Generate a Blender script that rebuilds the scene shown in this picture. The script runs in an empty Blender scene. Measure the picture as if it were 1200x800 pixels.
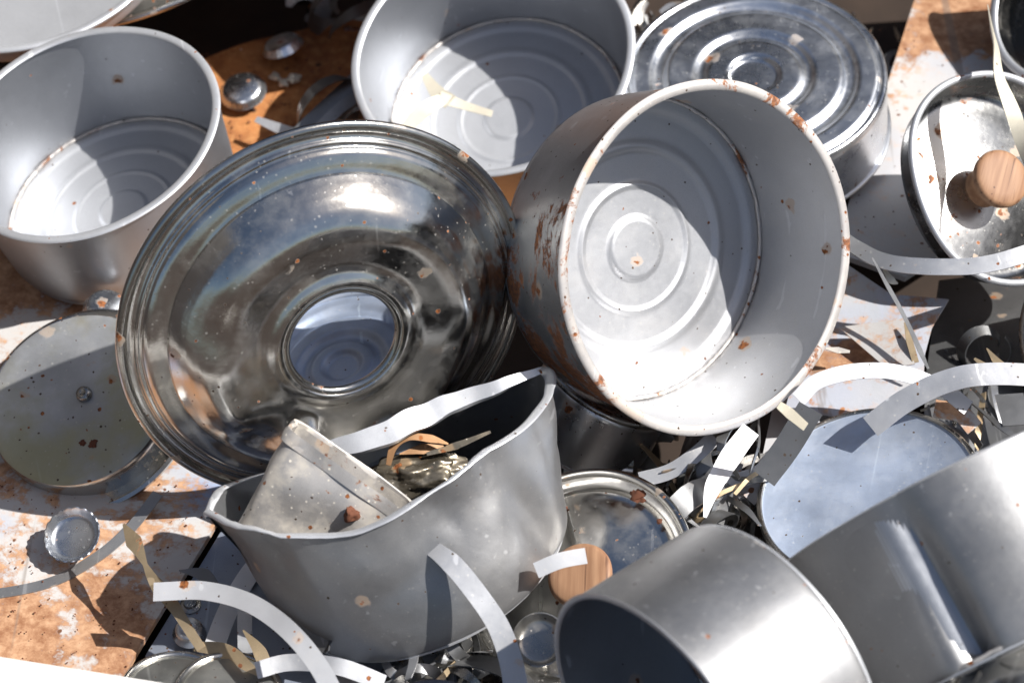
import bpy, bmesh, math, random
from mathutils import Vector, Matrix, noise
random.seed(7)
SC = bpy.context.scene
COL = SC.collection
PI = math.pi
R = math.radians

# ------------------------------------------------------------------ camera
FPX = 2600.0                       # focal length in photo pixels (1200 wide)
ELEV, DIST = R(47), 1.30
fwd = Vector((0, math.cos(ELEV), -math.sin(ELEV)))
CAMPOS = Vector((0, 0, 0.05)) - fwd * DIST
cr = Vector((1, 0, 0)); cu = cr.cross(fwd).normalized()
cam = bpy.data.cameras.new('camera'); co = bpy.data.objects.new('camera', cam); COL.objects.link(co)
co.matrix_world = Matrix(((cr.x, cu.x, -fwd.x, CAMPOS.x), (cr.y, cu.y, -fwd.y, CAMPOS.y), (cr.z, cu.z, -fwd.z, CAMPOS.z), (0, 0, 0, 1)))
cam.sensor_width = 36; cam.lens = FPX * 36 / 1200
cam.clip_start = 0.05; cam.clip_end = 200
cam.dof.use_dof = True; cam.dof.focus_distance = 1.235; cam.dof.aperture_fstop = 8.0
SC.camera = co

# ------------------------------------------------------------------ sky, sun, exposure
SUN_AZ, SUN_EL = R(-5), R(51)      # azimuth from +X (right) towards +Y (away)
sdir = Vector((math.cos(SUN_EL) * math.cos(SUN_AZ), math.cos(SUN_EL) * math.sin(SUN_AZ), math.sin(SUN_EL)))
W = bpy.data.worlds.new('World'); SC.world = W; W.use_nodes = True
nt = W.node_tree; bg = nt.nodes['Background']
sky = nt.nodes.new('ShaderNodeTexSky'); sky.sky_type = 'NISHITA'; sky.sun_disc = False
sky.sun_elevation = SUN_EL; sky.sun_rotation = math.atan2(sdir.x, sdir.y); sky.dust_density = 2.0
nt.links.new(sky.outputs[0], bg.inputs[0]); bg.inputs[1].default_value = 0.066
sl = bpy.data.lights.new('sun', 'SUN'); sl.energy = 5.0; sl.angle = R(0.5); sl.color = (1, .975, .94)
so = bpy.data.objects.new('sun', sl); COL.objects.link(so)
so.rotation_euler = sdir.to_track_quat('Z', 'Y').to_euler(); so.location = sdir * 3
SC.view_settings.view_transform = 'Standard'; SC.view_settings.look = 'None'
SC.view_settings.exposure = 0.46; SC.view_settings.gamma = 1.0

# ------------------------------------------------------------------ photo geometry helpers
def ray(px, py):
    return (cr * ((px - 600) / FPX) + cu * ((400 - py) / FPX) + fwd).normalized()
def P(px, py, h):                  # the point at height h seen at that place of the photo
    d = ray(px, py); return CAMPOS + d * ((h - CAMPOS.z) / d.z)
def frame(cx, cy, hw, hh, dx, h, nd, away=False):
    """disc seen as an ellipse: half width, half height, x offset of its top point; nd = screen direction its axis leans to"""
    sxx, syy, sxy = hw * hw, hh * hh, dx * hh
    m, d = (sxx + syy) / 2, (sxx - syy) / 2
    r = math.hypot(d, sxy); a = math.sqrt(m + r); b = math.sqrt(max(m - r, 1))
    ang = .5 * math.atan2(2 * sxy, 2 * d) + PI / 2
    if math.cos(ang - R(nd)) < 0: ang += PI
    return frame2(cx, cy, a, b, math.degrees(ang), h, away)
def frame2(cx, cy, a, b, nd, h, away=False):
    c = P(cx, cy, h); f = (c - CAMPOS); dist = f.length; f.normalize()
    rr = f.cross(Vector((0, 0, 1))).normalized(); uu = rr.cross(f).normalized()
    t = math.acos(min(1, b / a))
    n = -f * math.cos(t) * (-1 if away else 1) + (rr * math.cos(R(nd)) + uu * math.sin(R(nd))) * math.sin(t)
    n.normalize()
    x = (rr - n * rr.dot(n)).normalized(); y = n.cross(x)
    return c, a / FPX * dist, (x, y, n)
def mat4(c, F):
    x, y, n = F
    return Matrix(((x.x, y.x, n.x, c.x), (x.y, y.y, n.y, c.y), (x.z, y.z, n.z, c.z), (0, 0, 0, 1)))

# ------------------------------------------------------------------ object helpers
def tag(o, label, cat, group=None, kind=None):
    if label: o['label'] = label
    if cat: o['category'] = cat
    if group: o['group'] = group
    if kind: o['kind'] = kind
    return o
def thing(name, label, cat, M=None, group=None):
    o = bpy.data.objects.new(name, None); COL.objects.link(o); o.empty_display_size = .02
    if M is not None: o.matrix_world = M
    return tag(o, label, cat, group)
def mesh_obj(name, bm, m, parent=None, smooth=True, M=None):
    bmesh.ops.remove_doubles(bm, verts=bm.verts, dist=1e-6)
    bmesh.ops.recalc_face_normals(bm, faces=bm.faces)
    me = bpy.data.meshes.new(name); bm.to_mesh(me); bm.free()
    if smooth:
        for p in me.polygons: p.use_smooth = True
        me.set_sharp_from_angle(angle=R(50))
    me.materials.append(m)
    o = bpy.data.objects.new(name, me); COL.objects.link(o)
    if parent: o.parent = parent
    if M is not None: o.matrix_world = M
    return o
def lathe(prof, seg=128, deform=None, closed=False, bm=None):
    bm = bm or bmesh.new(); rings = []
    for r, z in prof:
        if r < 1e-7: rings.append([bm.verts.new((0, 0, z))])
        else: rings.append([bm.verts.new((r * math.cos(2 * PI * i / seg), r * math.sin(2 * PI * i / seg), z)) for i in range(seg)])
    n = len(rings)
    for k in range(n if closed else n - 1):
        A, B = rings[k], rings[(k + 1) % n]
        for i in range(seg):
            j = (i + 1) % seg
            if len(A) == 1 and len(B) == 1: continue
            if len(A) == 1: bm.faces.new((A[0], B[i], B[j]))
            elif len(B) == 1: bm.faces.new((A[i], A[j], B[0]))
            else: bm.faces.new((A[i], A[j], B[j], B[i]))
    if deform:
        for v in bm.verts: v.co = deform(v.co.copy())
    return bm
def tube_prof(r, z, a, b, k=12):
    return [(r + a * math.cos(2 * PI * i / k), z + b * math.sin(2 * PI * i / k)) for i in range(k)]
def catmull(pts, n):
    out = []; q = [pts[0] * 2 - pts[1]] + list(pts) + [pts[-1] * 2 - pts[-2]]
    for i in range(1, len(q) - 2):
        for k in range(n):
            t = k / n; a, b, c, d = q[i - 1], q[i], q[i + 1], q[i + 2]
            out.append(.5 * ((2 * b) + (c - a) * t + (2 * a - 5 * b + 4 * c - d) * t * t + (3 * b - a - 3 * c + d) * t ** 3))
    out.append(pts[-1]); return out
def sm(e0, e1, x):
    t = max(0, min(1, (x - e0) / (e1 - e0))); return t * t * (3 - 2 * t)

# ------------------------------------------------------------------ materials
class NB:
    def __init__(s, name):
        s.m = bpy.data.materials.new(name); s.m.use_nodes = True; s.t = s.m.node_tree
        s.b = s.t.nodes['Principled BSDF']
        tc = s.n('ShaderNodeTexCoord'); oi = s.n('ShaderNodeObjectInfo')
        v = s.n('ShaderNodeVectorMath', operation='SCALE'); v.inputs[0].default_value = (3.1, 5.7, 4.3); s.l(oi.outputs['Random'], v.inputs['Scale'])
        a = s.n('ShaderNodeVectorMath', operation='ADD'); s.l(tc.outputs['Object'], a.inputs[0]); s.l(v.outputs[0], a.inputs[1])
        s.co = a.outputs[0]; s.oco = tc.outputs['Object']
    def n(s, ty, **k):
        x = s.t.nodes.new(ty)
        for a, b in k.items(): setattr(x, a, b)
        return x
    def l(s, a, b): s.t.links.new(a, b)
    def noise(s, sc, det=4, ro=.55, dist=0, co=None, stretch=None):
        x = s.n('ShaderNodeTexNoise'); x.inputs['Scale'].default_value = sc; x.inputs['Detail'].default_value = det
        x.inputs['Roughness'].default_value = ro; x.inputs['Distortion'].default_value = dist
        c = co or s.co
        if stretch:
            m = s.n('ShaderNodeMapping'); m.inputs['Scale'].default_value = stretch; m.inputs['Rotation'].default_value = (.2, .3, .7); s.l(c, m.inputs[0]); c = m.outputs[0]
        s.l(c, x.inputs['Vector']); return x.outputs['Fac']
    def ramp(s, v, a, b):            # smooth 0..1 between a and b (a may exceed b)
        x = s.n('ShaderNodeMapRange', interpolation_type='SMOOTHSTEP')
        if a > b:
            x.inputs['From Min'].default_value = b; x.inputs['From Max'].default_value = a
            x.inputs['To Min'].default_value = 1; x.inputs['To Max'].default_value = 0
        else: x.inputs['From Min'].default_value = a; x.inputs['From Max'].default_value = b
        s.l(v, x.inputs['Value']); return x.outputs['Result']
    def math(s, op, a, b):
        x = s.n('ShaderNodeMath', operation=op)
        for i, q in enumerate((a, b)):
            if isinstance(q, (int, float)): x.inputs[i].default_value = q
            else: s.l(q, x.inputs[i])
        return x.outputs[0]
    def mix(s, f, a, b):
        x = s.n('ShaderNodeMix', data_type='RGBA')
        for k, q in ((0, f), (6, a), (7, b)):
            if isinstance(q, (int, float)): x.inputs[k].default_value = q
            elif isinstance(q, tuple): x.inputs[k].default_value = (*q, 1) if len(q) == 3 else q
            else: s.l(q, x.inputs[k])
        return x.outputs[2]
    def spots(s, sc, size, gate, warp=.35):
        nz = s.n('ShaderNodeTexNoise'); nz.inputs['Scale'].default_value = sc * 2.2; nz.inputs['Detail'].default_value = 3; s.l(s.co, nz.inputs['Vector'])
        v1 = s.n('ShaderNodeVectorMath', operation='SCALE'); s.l(nz.outputs['Color'], v1.inputs[0]); v1.inputs['Scale'].default_value = warp / sc
        v2 = s.n('ShaderNodeVectorMath', operation='ADD'); s.l(s.co, v2.inputs[0]); s.l(v1.outputs[0], v2.inputs[1])
        vo = s.n('ShaderNodeTexVoronoi'); vo.inputs['Scale'].default_value = sc; s.l(v2.outputs[0], vo.inputs['Vector'])
        sp = s.n('ShaderNodeSeparateColor'); s.l(vo.outputs['Color'], sp.inputs[0])
        rad = s.math('MULTIPLY', sp.outputs[1], size)
        d = s.math('SUBTRACT', rad, vo.outputs['Distance'])
        k = s.ramp(d, 0, size * .25)
        g = s.math('GREATER_THAN', sp.outputs[0], 1 - gate)
        return s.math('MULTIPLY', k, g)
    def set(s, col=None, rough=None, metal=None, normal=None):
        for k, v in (('Base Color', col), ('Roughness', rough), ('Metallic', metal), ('Normal', normal)):
            if v is None: continue
            if isinstance(v, (int, float)): s.b.inputs[k].default_value = v
            elif isinstance(v, tuple): s.b.inputs[k].default_value = (*v, 1)
            else: s.l(v, s.b.inputs[k])
    def bump(s, h, dist, strength=1):
        x = s.n('ShaderNodeBump'); x.inputs['Distance'].default_value = dist; x.inputs['Strength'].default_value = strength
        s.l(h, x.inputs['Height']); return x.outputs[0]
RUST, RUST2 = (.36, .125, .035), (.13, .045, .018)
def metal(name, base, rough, metallic=1.0, rust=.03, patch=0., specks=.12, dust=.0, grain=.25, mott=.12, wav=0., streak=0., bias=None, stain=False):
    b = NB(name)
    n1 = b.noise(14, 5); n2 = b.noise(220, 3)
    dk = tuple(c * (1 - mott * 1.6) for c in base); lt = tuple(min(1, c * (1 + mott)) for c in base)
    col = b.mix(b.ramp(n1, .3, .7), dk, lt)
    g = b.noise(2600, 2)
    col = b.mix(b.math('MULTIPLY', b.ramp(g, .35, .7), grain), col, tuple(c * .45 for c in base))
    rg = b.math('ADD', b.math('MULTIPLY', n1, .18), rough - .09)
    rg = b.math('ADD', rg, b.math('MULTIPLY', b.math('SUBTRACT', n2, .5), .12))
    if streak:
        st = b.noise(60, 4, stretch=(1, .06, 1)); k = b.math('MULTIPLY', b.ramp(st, .52, .7), streak)
        col = b.mix(k, col, tuple(min(1, c * 1.5) for c in base)); rg = b.math('ADD', rg, b.math('MULTIPLY', k, .2))
    sl_ = b.math('MULTIPLY', b.ramp(b.noise(150, 2, .5, .15, stretch=(1, .018, 1)), .69, .72), .35)
    col = b.mix(sl_, col, tuple(min(1, c * 1.45 + .05) for c in base)); rg = b.math('ADD', rg, b.math('MULTIPLY', sl_, .3))
    if stain: col = b.mix(b.math('MULTIPLY', b.ramp(b.noise(13, 5, .6), .42, .62), .75), col, (.36, .345, .20))
    mask = None
    def add(m, c, cur):
        return b.mix(m, cur, c)
    if dust:
        dm = b.math('MULTIPLY', b.ramp(b.noise(34, 6, .7), .44, .68), dust)
        col = b.mix(dm, col, (.62, .56, .47)); mask = dm
        d2 = b.math('MULTIPLY', b.spots(430, .34, .35), min(1, dust * 2)); col = b.mix(d2, col, (.74, .68, .58)); mask = b.math('MAXIMUM', mask, d2)
    if specks:
        sp = b.spots(330, .30, specks); col = b.mix(sp, col, (.07, .045, .03)); mask = b.math('MAXIMUM', mask, sp) if mask else sp
    if rust:
        rcol = b.mix(b.ramp(b.noise(500, 3), .35, .65), RUST, RUST2)
        halo = b.math('MULTIPLY', b.math('MAXIMUM', b.spots(95, .62, rust, .6), b.math('MULTIPLY', b.ramp(b.noise(26, 7, .7), .58, .75), min(1, rust * 4))), .4); col = b.mix(halo, col, (.55, .34, .17)); mask = b.math('MAXIMUM', mask, halo) if mask else halo
        r1 = b.spots(95, .34, rust, .8); r2 = b.spots(210, .32, rust * 1.5)
        rm = b.math('MAXIMUM', r1, r2)
        if patch:
            pn = b.noise(28, 8, .72, .6) if not bias else b.noise(34, 8, .72, .4, stretch=(1, .45, 1))
            if bias:
                sx = b.n('ShaderNodeSeparateXYZ'); b.l(b.oco, sx.inputs[0]); pn = b.math('ADD', pn, b.math('MULTIPLY', sx.outputs[1], -bias))
            p = b.math('MULTIPLY', b.ramp(pn, .67 - patch * .35, .71 - patch * .3), .95); rm = b.math('MAXIMUM', rm, p)
        col = b.mix(rm, col, rcol); mask = b.math('MAXIMUM', mask, rm) if mask else rm
    if mask:
        b.set(metal=b.math('MULTIPLY', b.math('SUBTRACT', 1, mask), metallic))
        rg = b.math('ADD', rg, b.math('MULTIPLY', mask, .45))
    else: b.set(metal=metallic)
    hgt = b.math('ADD', b.math('MULTIPLY', g, .25), b.math('MULTIPLY', n2, .6))
    nrm = b.bump(hgt, .00022, .5)
    if wav:
        w = b.n('ShaderNodeBump'); w.inputs['Distance'].default_value = .004 * wav; w.inputs['Strength'].default_value = 1
        b.l(b.noise(22, 2, .4), w.inputs['Height']); b.l(nrm, w.inputs['Normal']); nrm = w.outputs[0]
    b.set(col=col, rough=rg, normal=nrm)
    return b.m
M = {}
M['matte'] = metal('matte_steel_coating', (.42, .435, .465), .45, .85, rust=.015, specks=.03, mott=.06, grain=.2)
M['matte_base'] = metal('matte_steel_base', (.58, .59, .61), .5, .55, rust=.012, specks=.02, mott=.05, grain=.25)
M['matte_rusty'] = metal('matte_steel_rusty', (.45, .46, .475), .42, .85, rust=.06, patch=.40, specks=.25, mott=.12, streak=.15, bias=1.3)
M['main_in'] = metal('matte_steel_speckled', (.54, .545, .56), .46, .7, rust=.025, specks=.09, mott=.06, dust=.08, grain=.22)
M['rim'] = metal('worn_rim', (.62, .585, .555), .5, .5, rust=.2, patch=.34, specks=.15, mott=.1, dust=.25)
M['rim_clean'] = metal('clean_rim', (.68, .69, .71), .45, .6, rust=.10, patch=.1, specks=.05, mott=.06)
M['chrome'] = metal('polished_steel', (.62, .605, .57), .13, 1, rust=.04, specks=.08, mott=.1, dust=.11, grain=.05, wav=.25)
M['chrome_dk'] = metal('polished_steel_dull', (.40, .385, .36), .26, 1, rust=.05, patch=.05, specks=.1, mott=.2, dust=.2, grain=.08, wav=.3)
M['chrome_edge'] = metal('polished_edge', (.55, .535, .50), .2, 1, rust=.16, patch=.08, specks=.08, mott=.15, grain=.05)
M['tin'] = metal('bright_tin', (.78, .80, .83), .29, 1, rust=.05, patch=.03, specks=.12, mott=.2, grain=.12, dust=.1)
M['crushed'] = metal('matte_crushed_steel', (.34, .34, .345), .46, .8, rust=.022, specks=.03, mott=.12, dust=.06, grain=.2)
M['galv'] = metal('galvanised_steel', (.52, .60, .74), .5, .72, rust=.01, specks=.12, mott=.2, dust=.12, grain=.15)
M['lidgrey'] = metal('tarnished_steel', (.36, .365, .35), .36, .85, rust=.02, specks=.16, mott=.25, dust=.12, grain=.15)
M['strap'] = metal('offcut_strip', (.60, .605, .62), .42, .7, rust=.07, specks=.1, mott=.12, dust=.12, grain=.15)
M['strap_white'] = metal('bright_offcut_strip', (.76, .765, .78), .5, .45, rust=.09, specks=.14, mott=.1, dust=.1, grain=.08)
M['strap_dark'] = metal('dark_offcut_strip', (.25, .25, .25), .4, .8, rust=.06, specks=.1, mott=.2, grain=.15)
M['strap_rust'] = metal('rust_tinted_strip', (.52, .40, .25), .42, .6, rust=.3, patch=.25, specks=.1, mott=.3, grain=.3)
M['oval'] = metal('scuffed_steel', (.36, .36, .355), .24, 1, rust=.16, patch=.1, specks=.12, mott=.25, dust=.12, grain=.08)
M['pail'] = metal('dirty_dented_tin', (.50, .475, .45), .45, .4, rust=.12, patch=.16, specks=.15, mott=.2, dust=.75, streak=.2)
M['foil'] = metal('dirty_foil', (.40, .34, .25), .3, .8, rust=.1, patch=.12, specks=.1, mott=.4, dust=.25, wav=2)
M['orange'] = metal('orange_rusty_strip', (.40, .21, .09), .5, .35, rust=.2, patch=.15, specks=.1, mott=.3)
def wood():
    b = NB('turned_wood')
    n = b.noise(160, 5, .6, .4, stretch=(1, .06, 1), co=b.oco)
    c = b.mix(b.ramp(n, .3, .7), (.27, .135, .07), (.44, .25, .14))
    c = b.mix(b.math('MULTIPLY', b.ramp(b.noise(420, 3, .5, .2, stretch=(1, .03, 1)), .6, .72), .8), c, (.10, .04, .02))
    c = b.mix(b.math('MULTIPLY', b.ramp(b.noise(30, 4), .55, .75), .5), c, (.22, .09, .045))
    c = b.mix(b.spots(260, .3, .12), c, (.10, .04, .02))
    b.set(col=c, rough=.62, metal=0., normal=b.bump(n, .0004, .5)); return b.m
M['wood'] = wood()
def rustsheet():
    b = NB('orange_rust_sheet'); n = b.noise(18, 8, .68); f = b.noise(160, 6, .7)
    c = b.mix(b.ramp(n, .35, .68), (.20, .065, .02), (.47, .19, .06))
    c = b.mix(b.math('MULTIPLY', b.ramp(f, .45, .7), .6), c, (.60, .30, .11))
    c = b.mix(b.spots(120, .35, .12), c, (.05, .02, .01)); c = b.mix(b.spots(170, .3, .06), c, (.75, .62, .45))
    b.set(col=c, rough=.85, metal=0., normal=b.bump(b.math('ADD', n, b.math('MULTIPLY', f, .4)), .002, .8)); return b.m
M['rustsheet'] = rustsheet()
def painted(name, blue, rustamt, grey=0.):
    b = NB(name); n = b.noise(11, 9, .68, .3); f = b.noise(90, 7, .72); n3 = b.noise(7, 3)
    paint = b.mix(b.math('MULTIPLY', b.ramp(n3, .5, .62), blue), (.52, .50, .48), (.25, .34, .54))
    if grey: paint = b.mix(b.math('MULTIPLY', b.ramp(b.noise(40, 5, .6, 1., stretch=(1, .2, 1)), .45, .7), grey), paint, (.42, .43, .44))
    rc = b.mix(b.ramp(f, .3, .7), (.24, .10, .045), (.56, .33, .19))
    v = b.math('ADD', b.math('MULTIPLY', n, .75), b.math('MULTIPLY', f, .25))
    c = b.mix(b.ramp(v, .62 - rustamt * .2, .68 - rustamt * .2), paint, rc)
    c = b.mix(b.math('MULTIPLY', b.ramp(f, .5, .7), .35), c, (.62, .40, .26))
    c = b.mix(b.spots(150, .32, .12), c, (.16, .07, .035)); c = b.mix(b.spots(60, .3, .1), c, (.44, .19, .08))
    sc = b.noise(70, 3, .5, .2, stretch=(1, .03, 1)); c = b.mix(b.math('MULTIPLY', b.ramp(sc, .68, .73), .55), c, (.20, .16, .13))
    b.set(col=c, rough=.5, metal=0., normal=b.bump(v, .0012, .8)); return b.m
M['panel'] = painted('rusted_painted_panel', 1., .80)
M['panel_white'] = painted('white_painted_panel', .15, .62)
M['scrap_paint'] = painted('scuffed_painted_sheet', .35, .5, .85)
M['panel_grey'] = metal('grey_speckled_panel', (.36, .40, .48), .42, .55, rust=.01, specks=.3, mott=.15, dust=.05)
def plain(name, c, rough, metallic=0., var=.2):
    b = NB(name); n = b.noise(30, 6); k = b.mix(n, tuple(x * (1 - var) for x in c), tuple(min(1, x * (1 + var)) for x in c))
    b.set(col=k, rough=rough, metal=metallic, normal=b.bump(n, .0006, .5)); return b.m
M['skip'] = plain('added_skip_dark', (.04, .034, .034), .6, var=.3)
M['white'] = plain('white_paint', (.80, .78, .75), .5, var=.05)
M['dark'] = plain('dark_void_metal', (.035, .03, .028), .5)
M['dirt'] = plain('dark_rusty_dirt', (.035, .022, .015), .95, var=.6)
M['rustcrumb'] = plain('rust_crumb', (.14, .05, .025), .9, var=.5)
M['stained'] = metal('yellow_stained_steel', (.52, .53, .54), .42, .75, rust=.05, specks=.3, mott=.2, dust=.1, grain=.15, stain=True)
M['wheat'] = metal('yellowed_offcut', (.74, .68, .54), .4, .3, rust=.03, specks=.05, mott=.1, dust=.2)

# ------------------------------------------------------------------ setting
bm = bmesh.new(); bmesh.ops.create_grid(bm, x_segments=1, y_segments=1, size=60)
g = mesh_obj('ground', bm, M['dirt'], smooth=False); g.location = (0, 0, -.045); g['kind'] = 'structure'

# ------------------------------------------------------------------ sheets
def sheet(name, pts, m, label, cat, thick=.0012, bendn=0, parent=None, group=None):
    """flat or gently bent plate: pts are (px, py, height)"""
    V = [P(*p) for p in pts]; bm = bmesh.new(); vs = [bm.verts.new(v) for v in V]
    f = bm.faces.new(vs); bm.normal_update()
    if f.normal.z < 0: bmesh.ops.reverse_faces(bm, faces=[f]); bm.normal_update()
    n = f.normal.copy()
    r = bmesh.ops.triangulate(bm, faces=[f])
    if bendn:
        bmesh.ops.subdivide_edges(bm, edges=bm.edges, cuts=4, use_grid_fill=True)
        for v in bm.verts: v.co += n * (noise.noise(v.co * 18) * bendn)
    top = list(bm.faces)
    r = bmesh.ops.extrude_face_region(bm, geom=top)
    for v in [e for e in r['geom'] if isinstance(e, bmesh.types.BMVert)]: v.co += n * thick
    o = mesh_obj(name, bm, m, parent, smooth=bool(bendn))
    if not parent:
        c = sum(V, Vector()) / len(V); o.data.transform(Matrix.Translation(-c)); o.location = c
        tag(o, label, cat, group)
    return o
# large painted panel lower left, grey speckled panel beside it
sheet('painted_panel', [(-330, 200, 0), (150, 260, 0), (400, 330, 0), (330, 480, 0), (246, 632, 0), (158, 775, 0), (60, 960, 0), (-420, 960, 0)], M['panel'],
      'white and blue painted sheet heavily stained with rust, under the crimped bottle cap', 'metal panel', .004, .0025)
sheet('rusty_shade_sheet', [(-260, 60, -.012), (120, 100, -.012), (232, 76, -.012), (300, 55, -.012), (430, 20, -.012), (560, -15, -.012), (760, 300, -.012), (380, 345, -.012), (-360, 285, -.012)], M['rustsheet'],  # top edge follows the shadow line; dark ground beyond stands in for shade
      'bright orange rusted sheet lying between the two upright pots at the top', 'metal sheet', .003, .004)
gp = thing('grey_panel', 'blue grey speckled panel with a square slot, beside the rusty painted sheet', 'metal panel', Matrix.Translation(P(270, 700, -.004)))
def gsheet(name, pts, m, thick):
    o = sheet(name, pts, m, None, None, thick, 0, parent=gp); o.matrix_parent_inverse = gp.matrix_world.inverted(); return o
gsheet('panel_plate', [(262, 622, -.004), (345, 560, -.004), (520, 700, -.004), (560, 960, -.004), (90, 960, -.004), (172, 770, -.004)], M['panel_grey'], .003)
gsheet('slot', [(281, 678, .0008), (289, 667, .0008), (302, 680, .0008), (296, 688, .0008)], M['dark'], .0006)
def screw(px, py, h, r, parent):
    c = P(px, py, h); bm = lathe([(0, r * .35), (r * .55, r * .33), (r * .62, r * .1), (r, 0), (r * 1.0, -r * .2), (0, -r * .2)], 24)
    o = mesh_obj('screw', bm, M['chrome_dk'], parent); o.matrix_world = Matrix.Translation(c); return o
bpy.context.view_layer.update()
sc_ = screw(223, 708, .0, .006, gp); sc_.matrix_parent_inverse = gp.matrix_world.inverted(); sc_.matrix_world = Matrix.Translation(P(223, 708, .0))

sheet('white_sheet', [(1092, -60, .03), (1240, -70, .03), (1265, 200, .03), (1060, 330, .028), (975, 300, .03), (990, 255, .03)], M['panel_white'],
      'long white painted panel with rust blooms under the oval lid, beside the ridged upturned pot', 'metal panel', .004, .001)
sheet('scuffed_sheet', [(975, 300, .040), (1045, 345, .042), (1112, 352, .046), (1092, 385, .044), (1084, 415, .043), (1082, 450, .04), (1050, 500, .03), (920, 480, .028)], M['scrap_paint'],
      'large scuffed white sheet with rust smears and a curved right edge', 'metal sheet', .001, .003)
sheet('scuffed_sheet', [(983, 384, .046), (1060, 374, .056), (1072, 427, .05), (1040, 432, .046)], M['scrap_paint'],
      'small pale triangular offcut lying on the scuffed sheet right of the big pot', 'metal sheet', .0008, .002)
sheet('scuffed_sheet', [(905, 480, .012), (965, 440, .012), (1010, 470, .016), (1100, 560, .01), (960, 640, .006), (880, 600, .006)], M['scrap_paint'],
      'rust smeared pale sheet peeping out behind the blue grey disc', 'metal sheet', .0008, .002)
sheet('painted_shade_plate', [(1100, 330, -.008), (1300, 300, -.008), (1320, 620, .0), (1080, 560, .004), (1085, 440, .008)], M['strap_dark'],  # dark colour stands in for the oval lid's shade
      'plate coloured dark for the shade under the oval lid', 'metal plate', .0012, .003)

# ------------------------------------------------------------------ skip walls added out of view, for dark reflections and less sky fill
def skip():
    root = thing('added_skip_walls', 'unseen dark skip walls added round the heap for dark reflections', 'skip', Matrix.Translation((0, .1, -.04)))
    for x0, y0, x1, y1, h in ((-.62, -.55, -.62, .95, 1.0), (-.62, .95, 1.1, .95, 1.1), (1.1, .95, 1.1, -.55, .50)):
        d = Vector((x1 - x0, y1 - y0, 0)); L = d.length; d.normalize(); s = Vector((d.y, -d.x, 0)); bm = bmesh.new()
        prof = []; n = 16                       # ribbed plate with a folded top edge
        for i in range(n * 4 + 1):
            t = i / (n * 4); k = (0, 0, .02, .02)[i % 4]; prof.append(d * (L * t) + s * k)
        lo = [bm.verts.new(Vector((x0, y0 - .1, 0)) + p) for p in prof]; hi = [bm.verts.new(Vector((x0, y0 - .1, h)) + p) for p in prof]
        for a in range(len(prof) - 1): bm.faces.new((lo[a], lo[a + 1], hi[a + 1], hi[a]))
        r = bmesh.ops.extrude_face_region(bm, geom=list(bm.faces))
        for v in [e for e in r['geom'] if isinstance(e, bmesh.types.BMVert)]: v.co -= s * .004
        mesh_obj('wall', bm, M['skip'], root, smooth=False)
skip()

# ------------------------------------------------------------------ pots
def ridges(Rb, rings, zb, amp=.0011, n=64):
    """base surface profile centre -> edge with pressed concentric steps"""
    out = []
    for i in range(n + 1):
        r = i / n; z = 0
        for (rr, w, s) in rings: z += s * (1 - sm(rr - w, rr + w, r))
        out.append((r * Rb, zb + amp * z))
    return out
STD = [(.205, .014, 1.3), (.40, .012, -.7), (.43, .014, .9), (.64, .016, -1.), (.70, .03, .9), (.90, .03, -1.4)]
def dentf(dents, amp=0., sc=25, seed=0):
    def f(v):
        rad = Vector((v.x, v.y, 0)); 
        if rad.length > 1e-6:
            u = rad.normalized(); th = math.atan2(v.y, v.x)
            for (t0, z0, wt, wz, d) in dents:
                dt = (th - R(t0) + PI) % (2 * PI) - PI
                k = math.exp(-(dt / R(wt)) ** 2 - ((v.z - z0) / wz) ** 2)
                v -= u * d * k
            if amp:
                v += u * amp * noise.noise(Vector((v.x * sc, v.y * sc, v.z * sc * .5 + seed)))
        return v
    return f
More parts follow.
